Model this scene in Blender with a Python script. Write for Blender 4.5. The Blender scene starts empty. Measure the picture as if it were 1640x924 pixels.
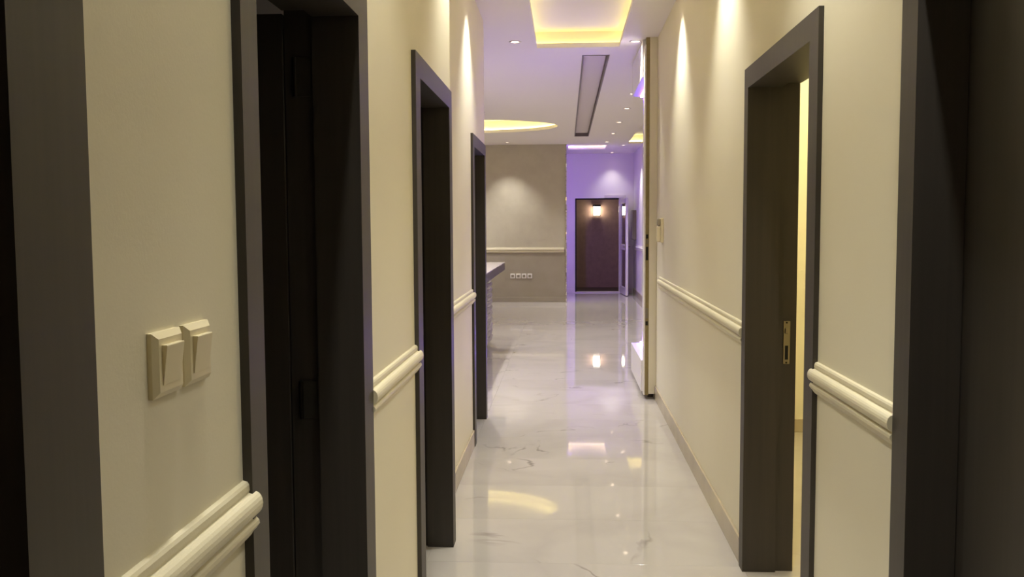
import bpy, bmesh, math, random
from mathutils import Vector, Matrix
random.seed(7)
SC = bpy.context.scene
COL = SC.collection

# ------------------------------------------------------------------ camera
FPX, PITCH, YAW, ROLL = 1442.9, .0695, .0596, .0053
cam = bpy.data.cameras.new('camera'); cam_o = bpy.data.objects.new('camera', cam); COL.objects.link(cam_o)
cam.sensor_width = 36.0; cam.lens = FPX / 1640 * 36.0; cam.clip_start = .02; cam.clip_end = 100
_cy, _sy, _cp, _sp, _cr, _sr = math.cos(YAW), math.sin(YAW), math.cos(PITCH), math.sin(PITCH), math.cos(ROLL), math.sin(ROLL)
_R = Vector((_cy, _sy, 0)); _F = Vector((-_sy*_cp, _cy*_cp, -_sp)); _U = Vector((-_sy*_sp, _cy*_sp, _cp))
_ri = _R*_cr - _U*_sr; _up = _R*_sr + _U*_cr
m = Matrix((( _ri.x, _up.x, -_F.x, 0), (_ri.y, _up.y, -_F.y, 0), (_ri.z, _up.z, -_F.z, 1.5), (0, 0, 0, 1)))
cam_o.matrix_world = m
SC.camera = cam_o

# ------------------------------------------------------------------ world, exposure
w = bpy.data.worlds.new('World'); SC.world = w; w.use_nodes = True
w.node_tree.nodes['Background'].inputs[0].default_value = (1.0, .86, .78, 1)
w.node_tree.nodes['Background'].inputs[1].default_value = .13   # dusk sky, reaches only the open porch
vs = SC.view_settings
vs.view_transform = 'Standard'; vs.look = 'None'; vs.gamma = 1.0; vs.use_curve_mapping = False
vs.exposure = 1.25
SC.cycles.max_bounces = 10; SC.cycles.diffuse_bounces = 6; SC.cycles.glossy_bounces = 5
SC.cycles.use_denoising = True
SC.cycles.sample_clamp_indirect = 6.0

# light levels (all lamps of the place)
E_CORR = 38.0       # corridor downlights (W)
E_HALL = 85.0       # hall downlights (W)
E_KITCH = 76.0     # kitchen downlights (W)
E_ROOM = 28.0       # lamp of the side room (W)
S_YELLOW = 8.0     # warm LED strips
S_PURPLE = 95.0    # purple LED strips of the niche
S_PURPLE_V = 28.0   # upright purple strip in the lobby

# ------------------------------------------------------------------ helpers
def lin(c):
    return tuple(((v/255)/12.92 if v/255 <= .04045 else ((v/255+.055)/1.055)**2.4) for v in c[:3])
ORIG = {}
def org(o):
    return ORIG.get(o.name, Vector((0, 0, 0)))

def new_obj(name, bm, mat, parent=None, smooth=False):
    """bm in world coordinates -> ONE mesh object (child of parent)"""
    bmesh.ops.recalc_face_normals(bm, faces=bm.faces)
    if parent is not None:
        p0 = org(parent)
        if p0.length: bmesh.ops.translate(bm, verts=bm.verts, vec=-p0)
    me = bpy.data.meshes.new(name); bm.to_mesh(me); bm.free()
    if mat: me.materials.append(mat)
    if smooth:
        for p in me.polygons: p.use_smooth = True
    o = bpy.data.objects.new(name, me); COL.objects.link(o)
    if parent is not None:
        o.parent = parent; ORIG[o.name] = org(parent)
    return o

def tag(o, label=None, cat=None, group=None, kind=None):
    if label: o['label'] = label
    if cat: o['category'] = cat
    if group: o['group'] = group
    if kind: o['kind'] = kind
    return o

def thing(name, label, cat, loc, group=None, kind=None):
    o = bpy.data.objects.new(name, None); COL.objects.link(o); o.empty_display_size = .05
    o.location = loc; ORIG[o.name] = Vector(loc)
    return tag(o, label, cat, group, kind)

def box(bm, x0, x1, y0, y1, z0, z1, bev=0.0, seg=2):
    x0, x1 = min(x0, x1), max(x0, x1); y0, y1 = min(y0, y1), max(y0, y1)
    r = bmesh.ops.create_cube(bm, size=1.0)
    vs_ = r['verts']
    bmesh.ops.scale(bm, vec=(x1-x0, y1-y0, z1-z0), verts=vs_)
    bmesh.ops.translate(bm, vec=((x0+x1)/2, (y0+y1)/2, (z0+z1)/2), verts=vs_)
    if bev:
        es = list({e for v in vs_ for e in v.link_edges})
        bmesh.ops.bevel(bm, geom=es, offset=bev, segments=seg, affect='EDGES', profile=.5)
    return bm

def B(x0, x1, y0, y1, z0, z1, bev=0.0, seg=2):
    return box(bmesh.new(), x0, x1, y0, y1, z0, z1, bev, seg)

def prism(bm, pts, axis, a, b):
    """polygon pts (2D) extruded along axis from a to b; axis x: pts=(y,z); y: pts=(x,z); z: pts=(x,y)"""
    def mk(p, t):
        return {'x': (t, p[0], p[1]), 'y': (p[0], t, p[1]), 'z': (p[0], p[1], t)}[axis]
    v0 = [bm.verts.new(mk(p, a)) for p in pts]; v1 = [bm.verts.new(mk(p, b)) for p in pts]
    n = len(pts)
    bm.faces.new(v0); bm.faces.new(list(reversed(v1)))
    for i in range(n):
        bm.faces.new((v0[i], v1[i], v1[(i+1) % n], v0[(i+1) % n]))
    return bm

def lathe(bm, prof, cx, cy, cz, seg=28):
    rings = []
    for (r, z) in prof:
        rings.append([bm.verts.new((cx+r*math.cos(2*math.pi*k/seg), cy+r*math.sin(2*math.pi*k/seg), cz+z)) for k in range(seg)])
    for a, b in zip(rings, rings[1:]):
        for k in range(seg):
            bm.faces.new((a[k], a[(k+1) % seg], b[(k+1) % seg], b[k]))
    return bm

def tube(bm, p0, p1, r, seg=12):
    p0, p1 = Vector(p0), Vector(p1); d = (p1-p0)
    q = d.to_track_quat('Z', 'Y').to_matrix().to_4x4(); q.translation = (p0+p1)/2
    bmesh.ops.create_cone(bm, cap_ends=True, segments=seg, radius1=r, radius2=r, depth=d.length, matrix=q)
    return bm

# ------------------------------------------------------------------ materials
def mat(name, col, rough=.5, metal=0.0, spec=None, noise=None, bump=None, emit=None, alpha=None, ior=None, trans=None):
    """noise=(scale, second colour, amount); bump=(scale, strength)"""
    M_ = bpy.data.materials.new(name); M_.use_nodes = True
    nt = M_.node_tree; N = nt.nodes; L = nt.links
    p = N['Principled BSDF']
    c = lin(col)+(1,)
    p.inputs['Base Color'].default_value = c
    p.inputs['Roughness'].default_value = rough; p.inputs['Metallic'].default_value = metal
    if spec is not None: p.inputs['Specular IOR Level'].default_value = spec
    if ior: p.inputs['IOR'].default_value = ior
    if trans: p.inputs['Transmission Weight'].default_value = trans
    tc = N.new('ShaderNodeTexCoord')
    if noise:
        n = N.new('ShaderNodeTexNoise'); n.inputs['Scale'].default_value = noise[0]; n.inputs['Detail'].default_value = 5
        L.new(tc.outputs['Object'], n.inputs['Vector'])
        r = N.new('ShaderNodeValToRGB'); r.color_ramp.elements[0].position = .35; r.color_ramp.elements[1].position = .7
        r.color_ramp.elements[0].color = c; r.color_ramp.elements[1].color = lin(noise[1])+(1,)
        L.new(n.outputs['Fac'], r.inputs['Fac']); L.new(r.outputs['Color'], p.inputs['Base Color'])
    if bump:
        n2 = N.new('ShaderNodeTexNoise'); n2.inputs['Scale'].default_value = bump[0]; n2.inputs['Detail'].default_value = 4
        L.new(tc.outputs['Object'], n2.inputs['Vector'])
        b = N.new('ShaderNodeBump'); b.inputs['Strength'].default_value = bump[1]; b.inputs['Distance'].default_value = .004
        L.new(n2.outputs['Fac'], b.inputs['Height']); L.new(b.outputs['Normal'], p.inputs['Normal'])
    if emit:
        p.inputs['Emission Color'].default_value = lin(emit[0])+(1,); p.inputs['Emission Strength'].default_value = emit[1]
    return M_

def marble(name, base, vein, rough=.03, random_offset=True):
    M_ = bpy.data.materials.new(name); M_.use_nodes = True
    nt = M_.node_tree; N = nt.nodes; L = nt.links; p = N['Principled BSDF']
    p.inputs['Roughness'].default_value = rough; p.inputs['IOR'].default_value = 1.52
    tc = N.new('ShaderNodeTexCoord'); vec = tc.outputs['Object']
    if random_offset:
        oi = N.new('ShaderNodeObjectInfo')
        mm = N.new('ShaderNodeMath'); mm.operation = 'MULTIPLY'; mm.inputs[1].default_value = 97.0
        L.new(oi.outputs['Random'], mm.inputs[0])
        ad = N.new('ShaderNodeVectorMath'); ad.operation = 'ADD'
        L.new(vec, ad.inputs[0]); L.new(mm.outputs[0], ad.inputs[1]); vec = ad.outputs[0]
    def noise(scale, detail, dist, v=vec):
        n = N.new('ShaderNodeTexNoise'); n.inputs['Scale'].default_value = scale; n.inputs['Detail'].default_value = detail
        n.inputs['Distortion'].default_value = dist; L.new(v, n.inputs['Vector']); return n.outputs['Fac']
    def math_(op, a, b):
        k = N.new('ShaderNodeMath'); k.operation = op
        for i, s in enumerate((a, b)):
            if isinstance(s, (int, float)): k.inputs[i].default_value = s
            elif s is not None: L.new(s, k.inputs[i])
        return k.outputs[0]
    def ramp(fac, p0, p1, v0, v1):
        r = N.new('ShaderNodeMapRange'); r.inputs['From Min'].default_value = p0; r.inputs['From Max'].default_value = p1
        r.inputs['To Min'].default_value = v0; r.inputs['To Max'].default_value = v1; L.new(fac, r.inputs['Value']); return r.outputs[0]
    line = ramp(math_('ABSOLUTE', math_('SUBTRACT', noise(1.25, 5, .6), .5), None), .0, .014, 1, 0)
    mask = ramp(noise(2.3, 2, 0), .52, .68, 0, 1)
    soft = ramp(math_('ABSOLUTE', math_('SUBTRACT', noise(.9, 4, .4), .52), None), .0, .09, .16, 0)
    fac = math_('MAXIMUM', math_('MULTIPLY', line, mask), soft)
    mx = N.new('ShaderNodeMix'); mx.data_type = 'RGBA'
    mx.inputs['A'].default_value = lin(base)+(1,); mx.inputs['B'].default_value = lin(vein)+(1,)
    L.new(math_('MULTIPLY', fac, .75), mx.inputs['Factor']); L.new(mx.outputs['Result'], p.inputs['Base Color'])
    return M_

def wood(name, col, col2, rough):
    M_ = bpy.data.materials.new(name); M_.use_nodes = True
    nt = M_.node_tree; N = nt.nodes; L = nt.links; p = N['Principled BSDF']
    tc = N.new('ShaderNodeTexCoord'); mp = N.new('ShaderNodeMapping'); mp.inputs['Scale'].default_value = (60, 60, 1.5)
    L.new(tc.outputs['Object'], mp.inputs['Vector'])
    n = N.new('ShaderNodeTexNoise'); n.inputs['Scale'].default_value = 1.0; n.inputs['Detail'].default_value = 4
    L.new(mp.outputs[0], n.inputs['Vector'])
    r = N.new('ShaderNodeValToRGB'); r.color_ramp.elements[0].color = lin(col)+(1,); r.color_ramp.elements[1].color = lin(col2)+(1,)
    r.color_ramp.elements[0].position = .3; r.color_ramp.elements[1].position = .75
    L.new(n.outputs['Fac'], r.inputs['Fac']); L.new(r.outputs['Color'], p.inputs['Base Color'])
    p.inputs['Roughness'].default_value = rough
    return M_

PAINT = mat('cream_wall_paint', (229, 222, 200), .6, noise=(1.2, (226, 218, 195)), bump=(180, .06))
DARKROOM = mat('shaded_room_paint', (104, 96, 84), .6)  # darkness of the unlit rooms put into the wall colour
CEIL = mat('white_ceiling_paint', (234, 228, 222), .7, bump=(120, .04))
RAILM = mat('cream_moulding', (216, 207, 180), .5, bump=(220, .12))
WENGE = wood('dark_wenge_wood', (56, 51, 46), (64, 58, 52), .48)
SKIRT = mat('greige_skirting_tile', (184, 170, 146), .22, noise=(3, (172, 158, 134)))
MARBLE = marble('polished_white_marble', (185, 178, 171), (112, 104, 100))
MARBLE_PLAIN = marble('polished_white_marble_slab', (185, 178, 171), (112, 104, 100), random_offset=False)
GROUT = mat('tile_grout', (186, 178, 170), .7)
BEIGE = mat('taupe_wallpaper', (196, 188, 168), .6, noise=(5, (189, 180, 160)), bump=(40, .15))
GREIGE = mat('taupe_dado_paint', (160, 150, 134), .55, noise=(4, (154, 144, 128)))
WHITE = mat('white_paint', (232, 226, 222), .35)
WHITE_GLOSS = mat('gloss_white_panel', (236, 232, 232), .12)
OLIVE = mat('raw_door_edge', (150, 134, 90), .5, noise=(30, (138, 122, 80)))
PLASTIC = mat('cream_plastic', (226, 214, 180), .3)
METAL = mat('brushed_metal', (150, 142, 128), .3, metal=1.0, bump=(200, .05))
DARKMETAL = mat('dark_metal', (46, 42, 38), .35, metal=.8)
HINGE = mat('grey_hinge_metal', (84, 80, 72), .4, metal=.6)
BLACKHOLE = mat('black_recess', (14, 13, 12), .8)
BROWN = mat('brown_stone_wall', (150, 120, 104), .5, noise=(9, (138, 110, 96)))
DARKFLOOR = mat('dark_porch_floor', (70, 54, 48), .5)
ALU = mat('white_aluminium', (214, 206, 204), .3)
GREY = mat('grey_plastic', (150, 140, 124), .35)
DIFF = mat('grey_diffuser_metal', (120, 110, 106), .5)
DIFFP = mat('diffuser_panel', (214, 204, 200), .6)
MIRROR = mat('mirror_mosaic', (215, 208, 200), .04, metal=1.0)
STONE = marble('grey_veined_counter_stone', (206, 196, 196), (110, 100, 104), .12, random_offset=False)
STONE_EDGE = mat('dark_counter_edge', (66, 58, 60), .3, noise=(20, (50, 44, 47)))
WAVE = mat('silver_white_wave_panel', (158, 151, 151), .3, metal=.35)
def emis(name, col, s):
    return mat(name, (0, 0, 0), .5, emit=(col, s))
LED_Y = emis('warm_led', (255, 240, 150), S_YELLOW)
LED_T = emis('warm_tray_led', (255, 240, 140), S_YELLOW*.42)
LED_PH = emis('header_purple_led', (120, 70, 255), S_PURPLE*.3)
LED_PV = emis('lobby_purple_led', (138, 90, 255), S_PURPLE_V)
LED_W = emis('pinkish_white_led', (255, 226, 200), S_YELLOW*.5)
LED_P = emis('purple_led', (120, 70, 255), S_PURPLE)
LENS = emis('downlight_lens', (255, 236, 205), 9.0)
LANTERN = emis('lantern_glass', (255, 246, 220), 8.0)
g_ = bpy.data.materials.new('clear_glass'); g_.use_nodes = True
_p = g_.node_tree.nodes['Principled BSDF']; _p.inputs['Base Color'].default_value = (.5, .46, .46, 1); _p.inputs['Roughness'].default_value = .02
_p.inputs['Transmission Weight'].default_value = .9; _p.inputs['IOR'].default_value = 1.45
GLASS = g_

# ------------------------------------------------------------------ layout
ZC = 3.075
XL, XL2, XR = -.541, -.631, .777
TL, TR = .17, .19                     # wall thickness left / right
YB = -1.6                             # end of corridor behind the camera
Y_STEP, Y_LEND = 4.255, 7.06
Y_PIER, Y_FEND = 7.83, 9.03
XH = 1.5                              # hall right wall
Y_BEIGE, Y_ENT = 17.69, 20.07
XHL = -4.4                            # hall left wall
WT = .26                              # entrance wall thickness
LT, LAo = 2.035, 2.118                # left door inner / outer top
RT, RAo = 2.07, 2.155
# door openings (inner), per wall
D0 = (.02, .832); D1 = (1.535, 2.305); D2 = (3.285, 4.10); D3 = (6.125, 6.895)
R1 = (2.91, 3.86); R2 = (1.22, 2.033)
J = .022                              # lining thickness

def wall(name, xa, xb, y0, y1, openings, ztop, label):
    bm = bmesh.new(); y = y0
    for (a, b) in openings:
        box(bm, xa, xb, y, a-J, 0, ZC); box(bm, xa, xb, a-J, b+J, ztop+J, ZC); y = b+J
    if y < y1: box(bm, xa, xb, y, y1, 0, ZC)
    bmesh.ops.remove_doubles(bm, verts=bm.verts, dist=1e-5)
    return tag(new_obj(name, bm, PAINT), label, 'wall', kind='structure')

wall('wall_left', XL-TL, XL, YB, Y_STEP, [D0, D1, D2], LT, 'cream painted left corridor wall with light switches and dark doorways')
wall('wall_left_far', XL2-TL, XL2, Y_STEP, Y_LEND, [D3], LT, 'set-back cream left corridor wall around the farthest left doorway')
wall('wall_right', XR+TR, XR, YB, Y_FEND, [R2, R1], RT, 'cream painted right corridor wall with spotlight scallops')

def plain_wall(name, x0, x1, y0, y1, z0, z1, m_, label):
    return tag(new_obj(name, B(x0, x1, y0, y1, z0, z1), m_), label, 'wall', kind='structure')
plain_wall('wall_behind', XL-TL, XR+TR, YB-.12, YB, 0, ZC, PAINT, 'cream corridor wall behind the viewpoint')
plain_wall('wall_hall_right', XH, XH+.15, Y_FEND-.15, Y_ENT+WT, 0, ZC, WHITE, 'white right wall of the hall leading to the entrance')
plain_wall('wall_hall_return', XR+TR, XH, Y_FEND-.15, Y_FEND, 0, ZC, WHITE, 'white return wall where corridor opens into the hall')
plain_wall('wall_kitchen_near', XHL, XL2-TL, Y_LEND-.15, Y_LEND, 0, ZC, DARKROOM, 'wall with painted-in shade on the near side of the hall behind the counter')
plain_wall('wall_hall_left', XHL-.15, XHL, Y_LEND-.15, Y_ENT, 0, ZC, PAINT, 'cream left wall of the hall')
# side room behind the right doorway
plain_wall('wall_room_far', XR+TR, 3.1, 6.55, 6.7, 0, ZC, PAINT, 'yellow-lit cream wall seen through the right doorway')
plain_wall('wall_room_right', 3.1, 3.25, 2.1, 6.7, 0, ZC, PAINT, 'cream far side wall of the right room')
plain_wall('wall_room_near', XR+TR, 3.1, 2.1, 2.25, 0, ZC, PAINT, 'cream near wall of the right room')
# dark rooms behind the left doorways
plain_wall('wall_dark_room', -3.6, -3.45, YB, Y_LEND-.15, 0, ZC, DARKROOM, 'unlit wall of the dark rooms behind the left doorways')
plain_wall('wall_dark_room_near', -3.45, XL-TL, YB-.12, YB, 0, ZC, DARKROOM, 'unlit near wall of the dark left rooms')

# taupe hall end wall: upper wallpaper and lower dado
bw = plain_wall('wall_back', XHL, .0, Y_BEIGE, Y_BEIGE+.12, 1.03, ZC, BEIGE, 'taupe wallpapered end wall of the hall with a spotlight pool')
new_obj('dado', B(XHL, .0, Y_BEIGE-.004, Y_BEIGE+.12, 0, 1.03), GREIGE, bw)
# entrance wall with the doorway
EX0, EX1, EZ = .211, 1.206, 2.098
bm = bmesh.new()
box(bm, XHL, EX0, Y_ENT, Y_ENT+WT, 0, ZC); box(bm, EX1, XH, Y_ENT, Y_ENT+WT, 0, ZC); box(bm, EX0, EX1, Y_ENT, Y_ENT+WT, EZ, ZC)
tag(new_obj('wall_entrance', bm, WHITE), 'white entrance wall glowing purple around the open doorway', 'wall', kind='structure')
# porch beyond the doorway
PY = 22.35
plain_wall('wall_porch', -2.5, 4.0, PY, PY+.15, -.1, 3.3, BROWN, 'dark brown porch wall with a lit lantern seen through the entrance')
tag(new_obj('floor_porch', B(-2.5, 4.0, Y_ENT+WT, PY, -.1, -.03), DARKFLOOR), 'dark porch floor outside the entrance', 'floor', kind='structure')

# ------------------------------------------------------------------ floor: slab and marble tiles
FL = tag(new_obj('floor', B(XHL-.15, 3.25, YB-.12, Y_ENT+WT, -.2, -.006), GROUT), 'glossy white marble tiled floor with grey veins', 'floor', kind='structure')
GAP = .0007
TX, TY = 1.4, .6
def tile_mesh(name, sx, sy):
    bm = B(-sx/2+GAP/2, sx/2-GAP/2, -sy/2+GAP/2, sy/2-GAP/2, -.006, 0.0)
    es = [e for e in bm.edges if all(v.co.z > -.001 for v in e.verts)]
    bmesh.ops.bevel(bm, geom=es, offset=.0002, segments=1, affect='EDGES')
    me = bpy.data.meshes.new(name); bm.to_mesh(me); bm.free(); me.materials.append(MARBLE); return me
tm = tile_mesh('tile', TX, TY)
def put_tile(cx, cy, me=None):
    o = bpy.data.objects.new('tile', me or tm); COL.objects.link(o); o.parent = FL; o.location = (cx, cy, 0)
x_edge = -.625
ycols = [(x_edge + (i+.5)*TX) for i in range(-2, 2)]
y = 3.92 - 2*TY
rows = []
while y < Y_ENT:
    rows.append(y); y += TY
for yr in rows:
    for cx in ycols:
        if yr+TY < Y_LEND and cx < -.7: continue
        if cx < -1.2 and yr > Y_BEIGE: continue
        put_tile(cx, yr+TY/2)
# marble elsewhere: the near corridor, the dark rooms, the kitchen side and the right room (out of sight, one slab each)
def slab(x0, x1, y0, y1):
    new_obj('marble_slab', B(x0, x1, y0, y1, -.006, 0), MARBLE_PLAIN, FL)
slab(x_edge, x_edge+2*TX, YB, rows[0])
slab(-3.6, x_edge, YB, rows[7]); slab(-3.6, x_edge-2*TX, rows[7], Y_ENT)
slab(x_edge+2*TX, 3.2, YB, 6.7)
slab(-3.0, x_edge-TX, Y_BEIGE+.3, Y_ENT)
tag(new_obj('trim_threshold', B(EX0, EX1, Y_ENT-.03, Y_ENT+WT, 0, .022, .004), ALU), 'white threshold strip under the dark entrance opening', 'threshold', kind='structure')

# ------------------------------------------------------------------ ceiling with recesses
SLAB = .34
bm = B(XHL-.15, 3.25, YB-.12, Y_ENT+WT, ZC, ZC+SLAB)
ceil = new_obj('ceiling', bm, CEIL)
tag(ceil, 'white plasterboard ceiling with glowing recessed light coves', 'ceiling', kind='structure')
LIP = .04
cutters = []
def cut(bm):
    o = new_obj('cutter', bm, CEIL); cutters.append(o); return o
# corridor tray
TRAY = (-.252, .478, 1.7, 8.14)
def rect_cove(r, g, hgt):
    x0, x1, y0, y1 = r
    cut(B(x0, x1, y0, y1, ZC-.05, ZC+hgt-.01)); cut(B(x0-g, x1+g, y0-g, y1+g, ZC+LIP, ZC+hgt))
rect_cove(TRAY, .10, .16)
# lobby light slot, yellow cove by the hall right wall
BAR = (.06, .815, 17.99, 18.88); rect_cove(BAR, .05, .13)
YCO = (1.2, 1.56, 13.2, 17.7); 
cut(B(YCO[0], 1.495, YCO[2], YCO[3], ZC-.05, ZC+.17)); cut(B(YCO[0]-.09, 1.495, YCO[2], YCO[3]+.09, ZC+LIP, ZC+.18))
# oval
OV = (-1.62, 14.45, 1.50, 0.98)
def ell(cx, cy, a, b, n=72): return [(cx+a*math.cos(2*math.pi*k/n), cy+b*math.sin(2*math.pi*k/n)) for k in range(n)]
cut(prism(bmesh.new(), ell(*OV), 'z', ZC-.05, ZC+.20)); cut(prism(bmesh.new(), ell(OV[0], OV[1], OV[2]+.1, OV[3]+.1), 'z', ZC+LIP+.01, ZC+.21))
# air-conditioning slot
AC = (.157, .41, 8.51, 16.13)
cut(B(*AC, ZC-.05, ZC+.07))
# small downlight holes
DL = [(-.43, 7.85), (.602, 7.91), (-.43, 5.86), (.602, 6.17), (-.43, 4.15), (.602, 4.45), (-.43, 2.4), (.602, 2.72), (-.43, 1.4), (.602, 1.5),
      (.81, 11.02), (.829, 12.39), (.82, 14.01), (.818, 15.7), (.782, 17.26), (1.143, 18.03), (-1.093, 17.17), (1.02, 19.78)]
KL = [(-.92, 8.3), (-.95, 9.6), (-1.16, 12.6), (-2.4, 10.2), (-2.6, 16.9)]
for (x, y) in DL+KL:
    cut(prism(bmesh.new(), ell(x, y, .043, .043, 24), 'z', ZC-.03, ZC+.05))
for c_ in cutters:
    md = ceil.modifiers.new('b', 'BOOLEAN'); md.object = c_; md.operation = 'DIFFERENCE'; md.solver = 'EXACT'
dg = bpy.context.evaluated_depsgraph_get()
me = bpy.data.meshes.new_from_object(ceil.evaluated_get(dg)); ceil.modifiers.clear(); ceil.data = me
for c_ in cutters: bpy.data.objects.remove(c_)

# LED strips lying on the cove lips
def led(name, label, boxes, m_, group=None, smooth=False):
    bm = bmesh.new()
    for b_ in boxes: box(bm, *b_)
    return tag(new_obj(name, bm, m_, ceil), label)
def strip_rect(r, g, z):
    x0, x1, y0, y1 = r; t = .012; o1 = g-.012; h_ = .012
    return [(x0-o1, x0-o1+t, y0-o1, y1+o1, z, z+h_), (x1+o1-t, x1+o1, y0-o1, y1+o1, z, z+h_),
            (x0-o1+t, x1+o1-t, y0-o1, y0-o1+t, z, z+h_), (x0-o1+t, x1+o1-t, y1+o1-t, y1+o1, z, z+h_)]
led('led_strip', 'warm yellow LED strip glowing inside the corridor ceiling tray', strip_rect(TRAY, .10, ZC+LIP), LED_T)
led('led_strip', 'warm white LED strip in the slot above the entrance lobby', strip_rect(BAR, .05, ZC+LIP), LED_W)
led('led_strip', 'yellow LED strip in the ceiling cove beside the hall right wall',
    [(YCO[0]-.066, 1.49, YCO[3]+.066, YCO[3]+.078, ZC+LIP, ZC+LIP+.012)], LED_Y)
bm = bmesh.new(); o_, i_ = ell(OV[0], OV[1], OV[2]+.09, OV[3]+.09), ell(OV[0], OV[1], OV[2]+.075, OV[3]+.075)
z0, z1 = ZC+LIP+.01, ZC+LIP+.022
R4 = [[bm.verts.new((p[0], p[1], z)) for p in pts] for pts, z in ((o_, z0), (o_, z1), (i_, z1), (i_, z0))]
for a, b in ((0, 1), (1, 2), (2, 3), (3, 0)):
    for k in range(72): bm.faces.new((R4[a][k], R4[a][(k+1) % 72], R4[b][(k+1) % 72], R4[b][k]))
tag(new_obj('led_strip', bm, LED_Y, ceil), 'curved yellow LED strip inside the oval hall ceiling recess')

# air-conditioning diffuser
t = thing('air_diffuser', 'long linear air-conditioning diffuser recessed in the hall ceiling', 'air vent', (.283, 12.3, ZC))
new_obj('diffuser_panel', B(AC[0]+.022, AC[1]-.022, AC[2]+.02, AC[3]-.05, ZC+.052, ZC+.07), DIFFP, t)
for x0, x1 in ((AC[0], AC[0]+.014), (AC[1]-.014, AC[1])):
    new_obj('side_frame', B(x0, x1, AC[2], AC[3], ZC-.006, ZC+.07, .002), DIFF, t)
for y0, y1 in ((AC[2], AC[2]+.014), (AC[3]-.014, AC[3])):
    new_obj('end_frame', B(AC[0]+.014, AC[1]-.014, y0, y1, ZC-.006, ZC+.07, .002), DIFF, t)

# downlights
def ring_mesh():
    bm = bmesh.new(); lathe(bm, [(.0355, .03), (.0355, -.001), (.037, -.005), (.047, -.006), (.0525, -.003), (.053, 0), (.0427, .0), (.0427, .03)], 0, 0, 0, 28)
    me = bpy.data.meshes.new('trim_ring'); bm.to_mesh(me); bm.free(); me.materials.append(ALU)
    for p in me.polygons: p.use_smooth = True
    return me
def lens_mesh():
    bm = bmesh.new(); lathe(bm, [(.0005, .012), (.018, .013), (.03, .018), (.0352, .026)], 0, 0, 0, 24)
    me = bpy.data.meshes.new('lens'); bm.to_mesh(me); bm.free(); me.materials.append(LENS)
    for p in me.polygons: p.use_smooth = True
    return me
RING, LENSM = ring_mesh(), lens_mesh()
def downlight(x, y, label, group, watts, size=86, blend=.9, col=(1, .99, .89)):
    t = thing('downlight', label, 'downlight', (x, y, ZC), group)
    for nm, me_ in (('trim_ring', RING), ('lens', LENSM)):
        o = bpy.data.objects.new(nm, me_); COL.objects.link(o); o.parent = t
    l = bpy.data.lights.new('downlight_beam', 'SPOT'); l.energy = watts; l.spot_size = math.radians(size); l.spot_blend = blend
    l.color = col; l.shadow_soft_size = .03
    lo = bpy.data.objects.new('downlight_beam', l); COL.objects.link(lo); lo.parent = t; lo.location = (0, 0, -.012)
    return t
lab = ['left downlight at the far end of the corridor tray', 'right downlight at the far end of the corridor tray',
       'second left corridor downlight from the far end', 'second right corridor downlight from the far end',
       'third left corridor downlight from the far end', 'third right corridor downlight from the far end',
       'fourth left corridor downlight from the far end', 'fourth right corridor downlight from the far end',
       'nearest left corridor downlight above the switches', 'nearest right corridor downlight overhead']
for k in range(10):
    downlight(DL[k][0], DL[k][1], 'small round chrome '+lab[k], 'corridor ceiling downlights', E_CORR*(.75 if k > 7 else 1.0))
lab = ['nearest hall downlight in the row beside the diffuser', 'second hall downlight in the row beside the diffuser', 'third hall downlight in the row beside the diffuser',
       'fourth hall downlight in the row beside the diffuser', 'last hall downlight of the row before the lobby',
       'lobby downlight beside the yellow cove', 'downlight over the taupe hall end wall', 'downlight close above the entrance doorway']
for k in range(8):
    downlight(DL[10+k][0], DL[10+k][1], 'small round '+lab[k], 'hall ceiling downlights', E_HALL*(.7, .7, .7, .7, .6, .7, .6, .16)[k], col=(1, .97, .93))
for k, (x, y) in enumerate(KL):
    downlight(x, y, ['round downlight over the near end of the counter', 'round downlight over the middle of the counter', 'round downlight past the counter end',
        'round downlight deep in the kitchen', 'round downlight by the far left hall corner'][k], 'kitchen ceiling downlights', E_KITCH, 110, .8, (1, .97, .95))
# lamp of the right room
t = thing('ceiling_lamp', 'round white ceiling lamp in the room behind the right doorway', 'lamp', (2.0, 5.2, ZC))
new_obj('shade', lathe(bmesh.new(), [(.001, -.07), (.12, -.062), (.17, -.035), (.18, 0)], 2.0, 5.2, ZC), emis('lamp_shade_glow', (255, 225, 150), 3.0), t, True)
l = bpy.data.lights.new('room_lamp', 'POINT'); l.energy = E_ROOM; l.color = (1, .93, .55); l.shadow_soft_size = .15
lo = bpy.data.objects.new('room_lamp', l); COL.objects.link(lo); lo.parent = t; lo.location = (0, 0, -.25)

# ------------------------------------------------------------------ dark doors
def hinge(parent, x, y, z, s):
    """butt hinge on a jamb face at y (facing -y)"""
    h = new_obj('hinge', B(x-.02, x+.02, y-.003, y, z-.05, z+.05, .001, 1), HINGE, parent)
    new_obj('hinge_pin', tube(bmesh.new(), (x-s*.022, y-.006, z-.05), (x-s*.022, y-.006, z+.05), .006), DARKMETAL, h)

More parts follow.
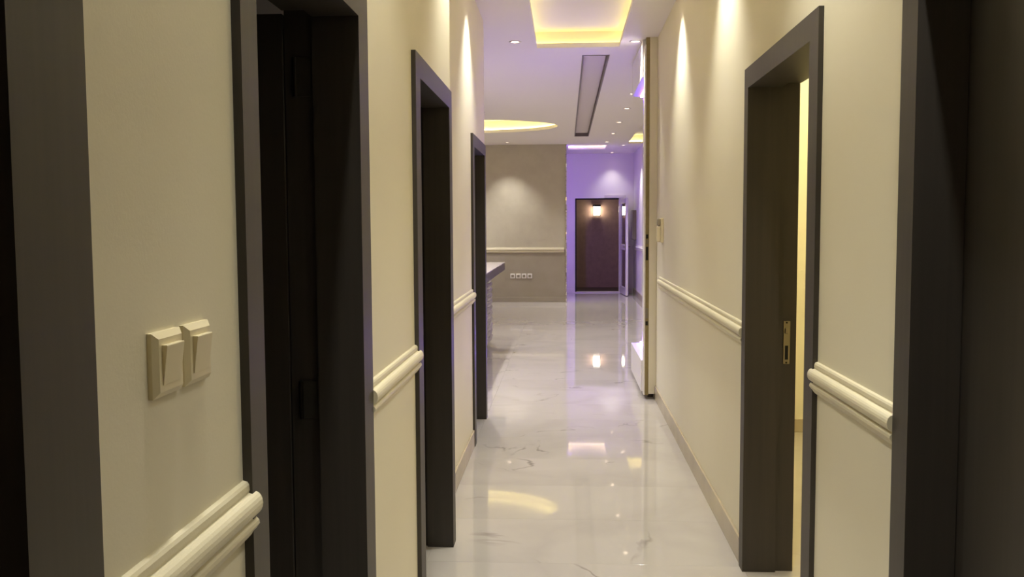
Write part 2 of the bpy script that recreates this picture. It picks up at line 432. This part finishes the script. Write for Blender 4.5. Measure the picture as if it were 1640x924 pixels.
def dark_door(name, label, X, s, op, zt, za, thick, leaf=None, aw=.09, aw_near=None, aw_far=None, jd=None):
    """s=+1: room lies at +X of the wall face X; corridor on the other side"""
    a, b = op; zt_o = za; wn = aw_near or aw; wf = aw_far or aw
    t = thing(name, label, 'door', (X+s*thick/2, (a+b)/2, 0), kind='structure')
    p = .016; xf = X-s*p; xb = X+s*.0
    # mitred architraves on the corridor side
    new_obj('architrave', prism(bmesh.new(), [(a-wn, 0), (a, 0), (a, zt), (a-wn, zt_o)], 'x', xf, xb), WENGE, t)
    new_obj('architrave', prism(bmesh.new(), [(b, 0), (b+wf, 0), (b+wf, zt_o), (b, zt)], 'x', xf, xb), WENGE, t)
    new_obj('architrave', prism(bmesh.new(), [(a-wn, zt_o), (a, zt), (b, zt), (b+wf, zt_o)], 'x', xf, xb), WENGE, t)
    # lining with a rebate for the leaf
    jd = jd or thick*.62
    xm = X+s*jd; xe = X+s*(thick+.012)
    for y0, y1, yr in ((a-J, a, a-J+.006), (b, b+J, b+J-.006)):
        lo_, hi_ = min(y0, y1), max(y0, y1)
        new_obj('jamb', B(X, xm, lo_, hi_, 0, zt+J), WENGE, t)
        if y0 < a: new_obj('jamb_rebate', B(xm, xe, lo_, lo_+.006, 0, zt+J), WENGE, t)
        else: new_obj('jamb_rebate', B(xm, xe, hi_-.006, hi_, 0, zt+J), WENGE, t)
    new_obj('head_jamb', B(X, xm, a, b, zt, zt+J), WENGE, t)
    new_obj('head_rebate', B(xm, xe, a, b, zt+J-.006, zt+J), WENGE, t)
    # architraves on the room side
    xg = X+s*thick; xh = xg+s*.016
    lt = .042
    if leaf == 'closed':
        lf = new_obj('leaf', B(xm+s*.002, xm+s*(.002+lt), a-.014, b+.014, .006, zt+.012, .002, 1), WENGE, t)
        return t
    if leaf == 'open':
        x0 = xe+s*.004
        lf = new_obj('leaf', B(x0, x0+s*(b-a+.02), b+.014, b+.014+lt, .006, zt+.012, .002, 1), WENGE, t)
        # lever handle on the leaf
        xx = x0+s*(b-a-.05)
        hd = new_obj('door_handle', B(xx-.02, xx+.02, b+.006, b+.014, .93, 1.13, .003, 1), METAL, t)
        new_obj('lever', tube(bmesh.new(), (xx, b-.03, 1.06), (xx-s*.11, b-.03, 1.06), .009), METAL, hd)
        for z in (.25, 1.045, 1.885):
            hinge(t, xm+s*.028, b+J-.006, z, -s)
    return t
dark_door('door_1', 'dark wood door frame at the left edge beside the light switches', XL, -1, D0, LT, LAo, TL, 'closed', aw=.14)
dark_door('door_2', 'black-brown door frame right of the light switches with open leaf', XL, -1, D1, LT, LAo, TL, 'open', aw_near=.078, aw_far=.105)
dark_door('door_3', 'middle dark doorway on the left corridor wall', XL, -1, D2, LT, LAo, TL, 'open', aw_near=.10, aw_far=.09)
dark_door('door_4', 'farthest narrow dark doorway on the left corridor wall', XL2, -1, D3, LT, LAo, TL, 'open', aw_near=.10, aw_far=.09)
rd = dark_door('door_5', 'open dark doorway on the right wall showing a lit room', XR, 1, R1, RT, RAo, TR, None, aw_near=.10, aw_far=.076, jd=.125)
dark_door('door_6', 'dark door at the right edge of the picture', XR, 1, R2, RT, RAo, TR, 'closed', aw=.092, jd=.095)
# strike plate of the right doorway
yy = R1[1]+J-.006
xs = .938
sp = new_obj('strike_plate', B(xs-.014, xs+.016, yy-.004, yy, .905, 1.09, .002, 1), METAL, rd)
new_obj('latch_hole', B(xs-.006, xs+.007, yy-.0052, yy-.003, .925, .985), BLACKHOLE, sp)
new_obj('latch_tongue', B(xs-.008, xs+.006, yy-.012, yy-.003, 1.035, 1.06, .003, 1), METAL, sp)
new_obj('screw', tube(bmesh.new(), (xs, yy-.006, .912), (xs, yy-.003, .912), .004, 8), DARKMETAL, sp)
new_obj('screw', tube(bmesh.new(), (xs, yy-.006, 1.083), (xs, yy-.003, 1.083), .004, 8), DARKMETAL, sp)

# ------------------------------------------------------------------ mouldings and skirtings
ZR = 1.076
def rail_profile():
    p = [(0, 0), (.0075, -.002), (.0105, -.007), (.0112, -.016), (.0095, -.0205), (.013, -.0225)]
    for k in range(9):
        a = math.radians(80-160*k/8)
        p.append((.0145+.0135*math.cos(a), -.042+.0195*math.sin(a)))
    p += [(.0125, -.0625), (.0155, -.066), (.0205, -.0715), (.0215, -.0775), (.017, -.084), (.0125, -.092), (.006, -.099), (0, -.102)]
    return p
RP = rail_profile()
n_trim = [0]
def rail_y(X, s, y0, y1, label, m_=None):
    """along y on wall face X, protruding by -s (s=+1 wall at right)"""
    n_trim[0] += 1
    o = new_obj('trim_%d' % n_trim[0], prism(bmesh.new(), [(X-s*a, ZR+b) for a, b in RP], 'y', y0, y1), m_ or RAILM)
    return tag(o, label, 'chair rail', kind='structure')
def rail_x(Y, x0, x1, label):
    n_trim[0] += 1
    o = new_obj('trim_%d' % n_trim[0], prism(bmesh.new(), [(Y-a, ZR+b) for a, b in RP], 'x', x0, x1), RAILM)
    return tag(o, label, 'chair rail', kind='structure')
rail_y(XL, -1, D0[1]+.096, D1[0]-.062, 'cream chair rail below the two light switches')
rail_y(XL, -1, D1[1]+.106, D2[0]-.075, 'cream chair rail between the two nearest left doorways')
rail_y(XL2, -1, Y_STEP+.35, D3[0]-.07, 'short cream chair rail before the farthest left doorway')
rail_y(XR, 1, R2[1]+.094, R1[0]-.085, 'cream chair rail between the two right doorways')
rail_y(XR, 1, R1[1]+.08, Y_PIER-.35, 'cream chair rail on the right wall beyond the open doorway')
rail_x(Y_BEIGE-.004, XHL+.03, -.03, 'pale chair rail across the taupe hall end wall')
rail_y(XH, 1, 17.0, Y_ENT, 'white chair rail on the lobby right wall', WHITE)

def skirt_y(side, X, s, segs, label):
    first = None
    for (y0, y1) in segs:
        y = y0
        while y < y1-.02:
            ye = min(y+1.2, y1)
            bm = B(X, X-s*.012, y+.0008, ye-.0008, 0, .115, .002, 1)
            if first is None:
                first = tag(new_obj('baseboard_'+side, bm, SKIRT), label, 'baseboard', kind='structure')
            else: new_obj('skirting_tile', bm, SKIRT, first)
            y = ye
def skirt_x(side, Y, x0, x1, label, h_=.1, m_=None):
    return tag(new_obj('baseboard_'+side, B(x0, x1, Y-.012, Y, 0, h_, .002, 1), m_ or SKIRT), label, 'baseboard', kind='structure')
skirt_y('left', XL, -1, [(D0[1]+.096, D1[0]-.08), (D1[1]+.106, D2[0]-.102)], 'greige tile skirting along the near left corridor wall')
skirt_y('left_far', XL2, -1, [(Y_STEP, D3[0]-.102)], 'greige tile skirting on the set-back left wall')
skirt_y('right', XR, 1, [(R2[1]+.093, R1[0]-.102), (R1[1]+.077, 5.04), (5.04, Y_PIER+.02)], 'greige tile skirting along the right corridor wall')
skirt_x('back', Y_BEIGE-.004, XHL, .0, 'taupe skirting under the hall end wall', .097, GREIGE)
skirt_x('entrance', Y_ENT, -.6, EX0-.02, 'white skirting left of the entrance opening', .09, WHITE)
skirt_y('hall', XH, 1, [(15.0, Y_ENT-.02)], 'greige skirting along the lobby right wall')
skirt_x('room', 6.55, XR+TR, 3.1, 'greige skirting in the room behind the right doorway', .095)

# corner bead where the left wall steps back
n_trim[0] += 1
tag(new_obj('trim_%d' % n_trim[0], B(XL-.014, XL+.0015, Y_STEP-.014, Y_STEP+.0015, 0, ZC), RAILM), 'thin pale corner bead where the left wall steps back', 'trim', kind='structure')

# ------------------------------------------------------------------ door edge and white feature niche at the corridor end
xi = .675
t = thing('door_7', 'ceiling-high cream door edge with dark lock plates at the corridor end', 'door', (.72, Y_PIER-.04, 0), kind='structure')
new_obj('jamb', B(.712, XR, Y_PIER-.075, Y_PIER, .045, ZC, .002, 1), PAINT, t)
e_ = new_obj('door_edge', B(xi+.006, .712, Y_PIER-.07, Y_PIER, .035, ZC), OLIVE, t)
new_obj('edge_strip', B(xi-.006, xi+.006, Y_PIER-.078, Y_PIER+.02, .035, ZC-.06, .002, 1), WHITE, t)
for z0, z1, m_ in ((1.385, 1.42, DARKMETAL), (1.20, 1.315, DARKMETAL), (.70, .79, METAL), (.64, .675, DARKMETAL), (1.34, 1.375, METAL)):
    new_obj('lock_plate', B(xi+.010, xi+.030, Y_PIER-.074, Y_PIER-.069, z0, z1, .001, 1), m_, e_)
t = thing('feature_niche', 'white wall niche with purple LED glow on plinth and header', 'niche', (.7, 8.4, 0), kind='structure')
new_obj('plinth', B(.655, XR-.014, Y_PIER+.02, Y_FEND, .05, .325, .004), WHITE_GLOSS, t)
new_obj('toe_kick', B(.715, XR-.014, Y_PIER+.02, Y_FEND-.05, 0, .05), DARKFLOOR, t)  # coloured dark to paint in the shadow below the plinth
new_obj('header', B(.655, XR-.002, Y_PIER+.02, Y_FEND, 2.76, ZC, .004), WHITE_GLOSS, t)
new_obj('back_panel', B(XR-.014, XR-.001, Y_PIER+.02, Y_FEND, .0, 2.76), WHITE_GLOSS, t)
tag(new_obj('led_strip', B(.742, .760, Y_PIER+.03, Y_FEND-.02, .325, .337), LED_P), 'purple LED strip along the top of the white plinth', 'led strip', 'purple LED strips')
tag(new_obj('led_strip', B(.735, .760, Y_PIER+.03, Y_FEND-.02, 2.748, 2.76), LED_PH), 'purple LED strip under the white niche header', 'led strip', 'purple LED strips')

# mirror mosaic on the free end of the taupe wall
t = thing('mirror_strip', 'glittering mirror mosaic strip on the edge of taupe wall', 'mirror', (.02, Y_BEIGE, 0))
new_obj('backing', B(.0, .022, Y_BEIGE-.003, Y_BEIGE+.12, 0, ZC), GREY, t)
z = .004; k = 0
while z < ZC-.06:
    hgt = random.choice((.05, .075, .1)); 
    if z+hgt > ZC: hgt = ZC-z-.004
    bm = B(.001, .021, -.005, .005, -hgt/2+.002, hgt/2-.002, .002, 1)
    bmesh.ops.rotate(bm, verts=bm.verts, cent=(0, 0, 0), matrix=Matrix.Rotation(random.uniform(-.3, .3), 3, 'X') @ Matrix.Rotation(random.uniform(-.3, .3), 3, 'Z'))
    bmesh.ops.translate(bm, verts=bm.verts, vec=(0, Y_BEIGE-.010, z+hgt/2))
    new_obj('mirror_tile', bm, MIRROR, t)
    z += hgt
tag(new_obj('led_strip', B(-.035, -.005, Y_BEIGE+.122, Y_BEIGE+.134, .15, 3.0), LED_PV), 'upright purple LED strip behind the taupe wall edge', 'led strip', 'purple LED strips')

# ------------------------------------------------------------------ entrance: open white-framed glass door, lantern
t = thing('door_8', 'open white-framed glass entrance door with lever handle', 'door', (1.215, Y_ENT-.01, 0), kind='structure')
ang = math.radians(-86)     # leaf direction from hinge
hx, hy = 1.222, Y_ENT-.03
ux, uy = math.cos(ang), math.sin(ang)
def leafbox(name, a0, a1, z0, z1, th, m_, parent, off=0.0, bev=.003):
    bm = B(a0, a1, -th/2+off, th/2+off, z0, z1, bev, 1)
    bmesh.ops.rotate(bm, verts=bm.verts, cent=(0, 0, 0), matrix=Matrix.Rotation(ang, 3, 'Z'))
    bmesh.ops.translate(bm, verts=bm.verts, vec=(hx, hy, 0))
    return new_obj(name, bm, m_, parent)
W_, H_ = .97, 2.07
leafbox('stile', 0, .09, .012, H_, .05, ALU, t); leafbox('stile', W_-.09, W_, .012, H_, .05, ALU, t)
leafbox('rail', .09, W_-.09, H_-.1, H_, .05, ALU, t); leafbox('rail', .09, W_-.09, .012, .17, .05, ALU, t)
leafbox('rail', .09, W_-.09, .97, 1.09, .05, ALU, t)
leafbox('pane', .085, W_-.085, .165, .975, .008, GLASS, t, bev=0); leafbox('pane', .085, W_-.085, 1.085, H_-.095, .008, GLASS, t, bev=0)
for sgn in (-1, 1):
    h_ = leafbox('handle_plate', W_-.065, W_-.025, .94, 1.14, .006, METAL, t, sgn*.028, .001)
    leafbox('lever', W_-.17, W_-.035, 1.035, 1.055, .018, METAL, h_, sgn*.062, .004)
    leafbox('spindle', W_-.055, W_-.035, 1.035, 1.055, .05, METAL, h_, sgn*.05, .002)
n_trim[0] += 1
f = thing('trim_%d' % n_trim[0], 'thin frame lining the entrance opening with its shadow line painted black', 'door frame', (.7, Y_ENT, 0), kind='structure')
new_obj('side_post', B(EX0, EX0+.03, Y_ENT+.02, Y_ENT+.08, .022, EZ), BLACKHOLE, f)  # black stands in for the shadow of the wall thickness
new_obj('side_post', B(EX1-.03, EX1, Y_ENT+.02, Y_ENT+.08, .022, EZ), ALU, f)
new_obj('head', B(EX0+.03, EX1-.03, Y_ENT+.02, Y_ENT+.08, EZ-.03, EZ), BLACKHOLE, f)  # black again for the shadow line under the lintel
n_trim[0] += 1
f = thing('trim_%d' % n_trim[0], 'pale raised casing over the right half of the entrance opening', 'casing', (1.1, Y_ENT, 0), kind='structure')
new_obj('casing_head', B(.86, 1.33, Y_ENT-.02, Y_ENT, EZ+.005, EZ+.07, .004, 1), ALU, f)
new_obj('casing_post', B(1.245, 1.33, Y_ENT-.02, Y_ENT, 0, EZ+.005, .004, 1), ALU, f)
# lantern on the porch wall
lx, lz = .762, 1.86
t = thing('wall_lantern', 'lit square wall lantern on the brown porch wall', 'lantern', (lx, PY, lz))
new_obj('back_plate', B(lx-.045, lx+.045, PY-.04, PY, lz-.10, lz+.10, .004, 1), DARKMETAL, t)
new_obj('glass', prism(bmesh.new(), [(lx-.075, lz-.115), (lx+.075, lz-.115), (lx+.085, lz+.10), (lx-.085, lz+.10)], 'y', PY-.16, PY-.04), LANTERN, t)
new_obj('cap', B(lx-.098, lx+.098, PY-.175, PY-.03, lz+.10, lz+.145, .006, 1), DARKMETAL, t)
new_obj('base', B(lx-.088, lx+.088, PY-.17, PY-.035, lz-.135, lz-.115, .006, 1), DARKMETAL, t)
for sx in (-1, 1):
    new_obj('post', B(lx+sx*.088-.007, lx+sx*.088+.007, PY-.17, PY-.155, lz-.12, lz+.105), DARKMETAL, t)
# electrical panel on the lobby wall
t = thing('meter_box', 'slim grey meter box on the lobby right wall near the corner', 'meter box', (XH, 19.6, 1.2))
new_obj('body', B(XH-.075, XH, 19.35, 19.85, 1.19, 1.82, .005, 1), GREY, t)
new_obj('cover', B(XH-.085, XH-.075, 19.37, 19.83, 1.21, 1.80, .003, 1), DIFFP, t)

# ------------------------------------------------------------------ wall devices
def switch(y0, label):
    sz = .0865; yc, zc = y0+sz/2, 1.3195
    t = thing('light_switch', label, 'light switch', (XL, yc, zc), 'wall light switches')
    # frame with chamfered rim
    bm = bmesh.new(); h0, h1 = sz/2, sz/2-.008
    lv = []
    for hh, x in ((h0, 0), (h0, .006), (h1, .0125)):
        lv.append([bm.verts.new((XL+x, yc+a*hh, zc+b*hh)) for a, b in ((-1, -1), (1, -1), (1, 1), (-1, 1))])
    for a, b in zip(lv, lv[1:]):
        for k in range(4): bm.faces.new((a[k], a[(k+1) % 4], b[(k+1) % 4], b[k]))
    bm.faces.new(lv[-1]); bm.faces.new(list(reversed(lv[0])))
    new_obj('frame', bm, PLASTIC, t)
    # rocker, top edge pressed out
    r = .0265
    bm = prism(bmesh.new(), [(XL+.0125, zc-r), (XL+.0135, zc-r), (XL+.0200, zc+r-.001), (XL+.0195, zc+r), (XL+.0125, zc+r)], 'y', yc-r, yc+r)
    new_obj('rocker', bm, PLASTIC, t)
switch(1.127, 'cream rocker switch, nearer one of the pair on left wall')
switch(1.2255, 'cream rocker switch, farther one beside the dark door frame')

# intercom handset on the right wall near the corridor end
t = thing('intercom', 'small grey intercom handset on the right wall near corridor end', 'intercom', (XR, 7.3, 1.46))
new_obj('base', B(XR-.022, XR, 7.22, 7.36, 1.36, 1.555, .004, 1), PLASTIC, t)
h_ = new_obj('handset', B(XR-.052, XR-.022, 7.235, 7.285, 1.365, 1.49, .008, 2), PLASTIC, t)
new_obj('earpiece', B(XR-.05, XR-.022, 7.235, 7.285, 1.495, 1.55, .006, 2), GREY, t)
new_obj('speaker_grille', B(XR-.034, XR-.022, 7.295, 7.35, 1.485, 1.545, .002, 1), DIFF, t)

# four sockets on the taupe wall
def socket(xc, label, plug=False):
    zc = .512; Y = Y_BEIGE-.004
    t = thing('wall_socket', label, 'socket', (xc, Y, zc), 'sockets on the taupe wall')
    new_obj('plate', B(xc-.046, xc+.046, Y-.012, Y, zc-.046, zc+.046, .005, 1), WHITE, t)
    new_obj('insert', B(xc-.026, xc+.026, Y-.016, Y-.011, zc-.026, zc+.026, .002, 1), GREY, t)
    for dx in (-.010, .010): new_obj('pin_hole', B(xc+dx-.003, xc+dx+.003, Y-.0168, Y-.0155, zc-.004, zc+.004), BLACKHOLE, t)
for k, lb in enumerate(('leftmost white socket of the row on taupe wall', 'second white socket from left in the row on taupe wall',
                        'third white socket from left in the row on taupe wall', 'rightmost white socket of the row on taupe wall')):
    socket(-1.04+.112*k, lb)

# ------------------------------------------------------------------ bar counter with rippled front
CX, CY0, CY1 = -.955, 8.25, 11.47
t = thing('bar_counter', 'grey stone topped bar counter with rippled silver front', 'counter', (-1.25, 9.9, 0))
new_obj('body', B(-1.55, CX-.021, CY0, CY1-.012, .05, .955), DIFFP, t)
new_obj('plinth', B(-1.5, CX-.06, CY0+.04, CY1-.05, 0, .05), GREY, t)
new_obj('front_board', B(CX-.02, CX-.008, CY0, CY1-.012, .05, .94), STONE_EDGE, t)
NR = 12; RH = .89/NR
def rib_mesh():
    """one gently wavy half-round rib running along the counter"""
    bm = bmesh.new(); n = 40; L_ = CY1-CY0; rings = []
    for i in range(n+1):
        yv = L_*i/n; dz = .010*math.sin(2*math.pi*yv/.62)
        rings.append([bm.verts.new((-.010+.030*math.sin(math.pi*k/7), yv-L_/2, dz+RH*.49*math.cos(math.pi*k/7)*(-1))) for k in range(8)])
    for a, b in zip(rings, rings[1:]):
        for k in range(8): bm.faces.new((a[k], a[(k+1) % 8], b[(k+1) % 8], b[k]))
    bm.faces.new(rings[0]); bm.faces.new(list(reversed(rings[-1])))
    bmesh.ops.recalc_face_normals(bm, faces=bm.faces)
    me = bpy.data.meshes.new('rib'); bm.to_mesh(me); bm.free(); me.materials.append(WAVE)
    return me
rm = rib_mesh()
for k in range(NR):
    o = bpy.data.objects.new('rib', rm); COL.objects.link(o); o.parent = t
    o.location = Vector((CX, (CY0+CY1)/2, .05+RH*(k+.5)))-ORIG[t.name]
new_obj('end_panel', B(-1.55, CX+.005, CY1-.012, CY1, .05, .955), DIFFP, t)
top = new_obj('counter_top', B(-1.62, -.768, CY0-.1, CY1-.06, 1.03, 1.04, .003, 1), STONE, t)
new_obj('top_edge', B(-1.62, -.770, CY0-.1, CY1-.062, .945, 1.03), STONE_EDGE, top)
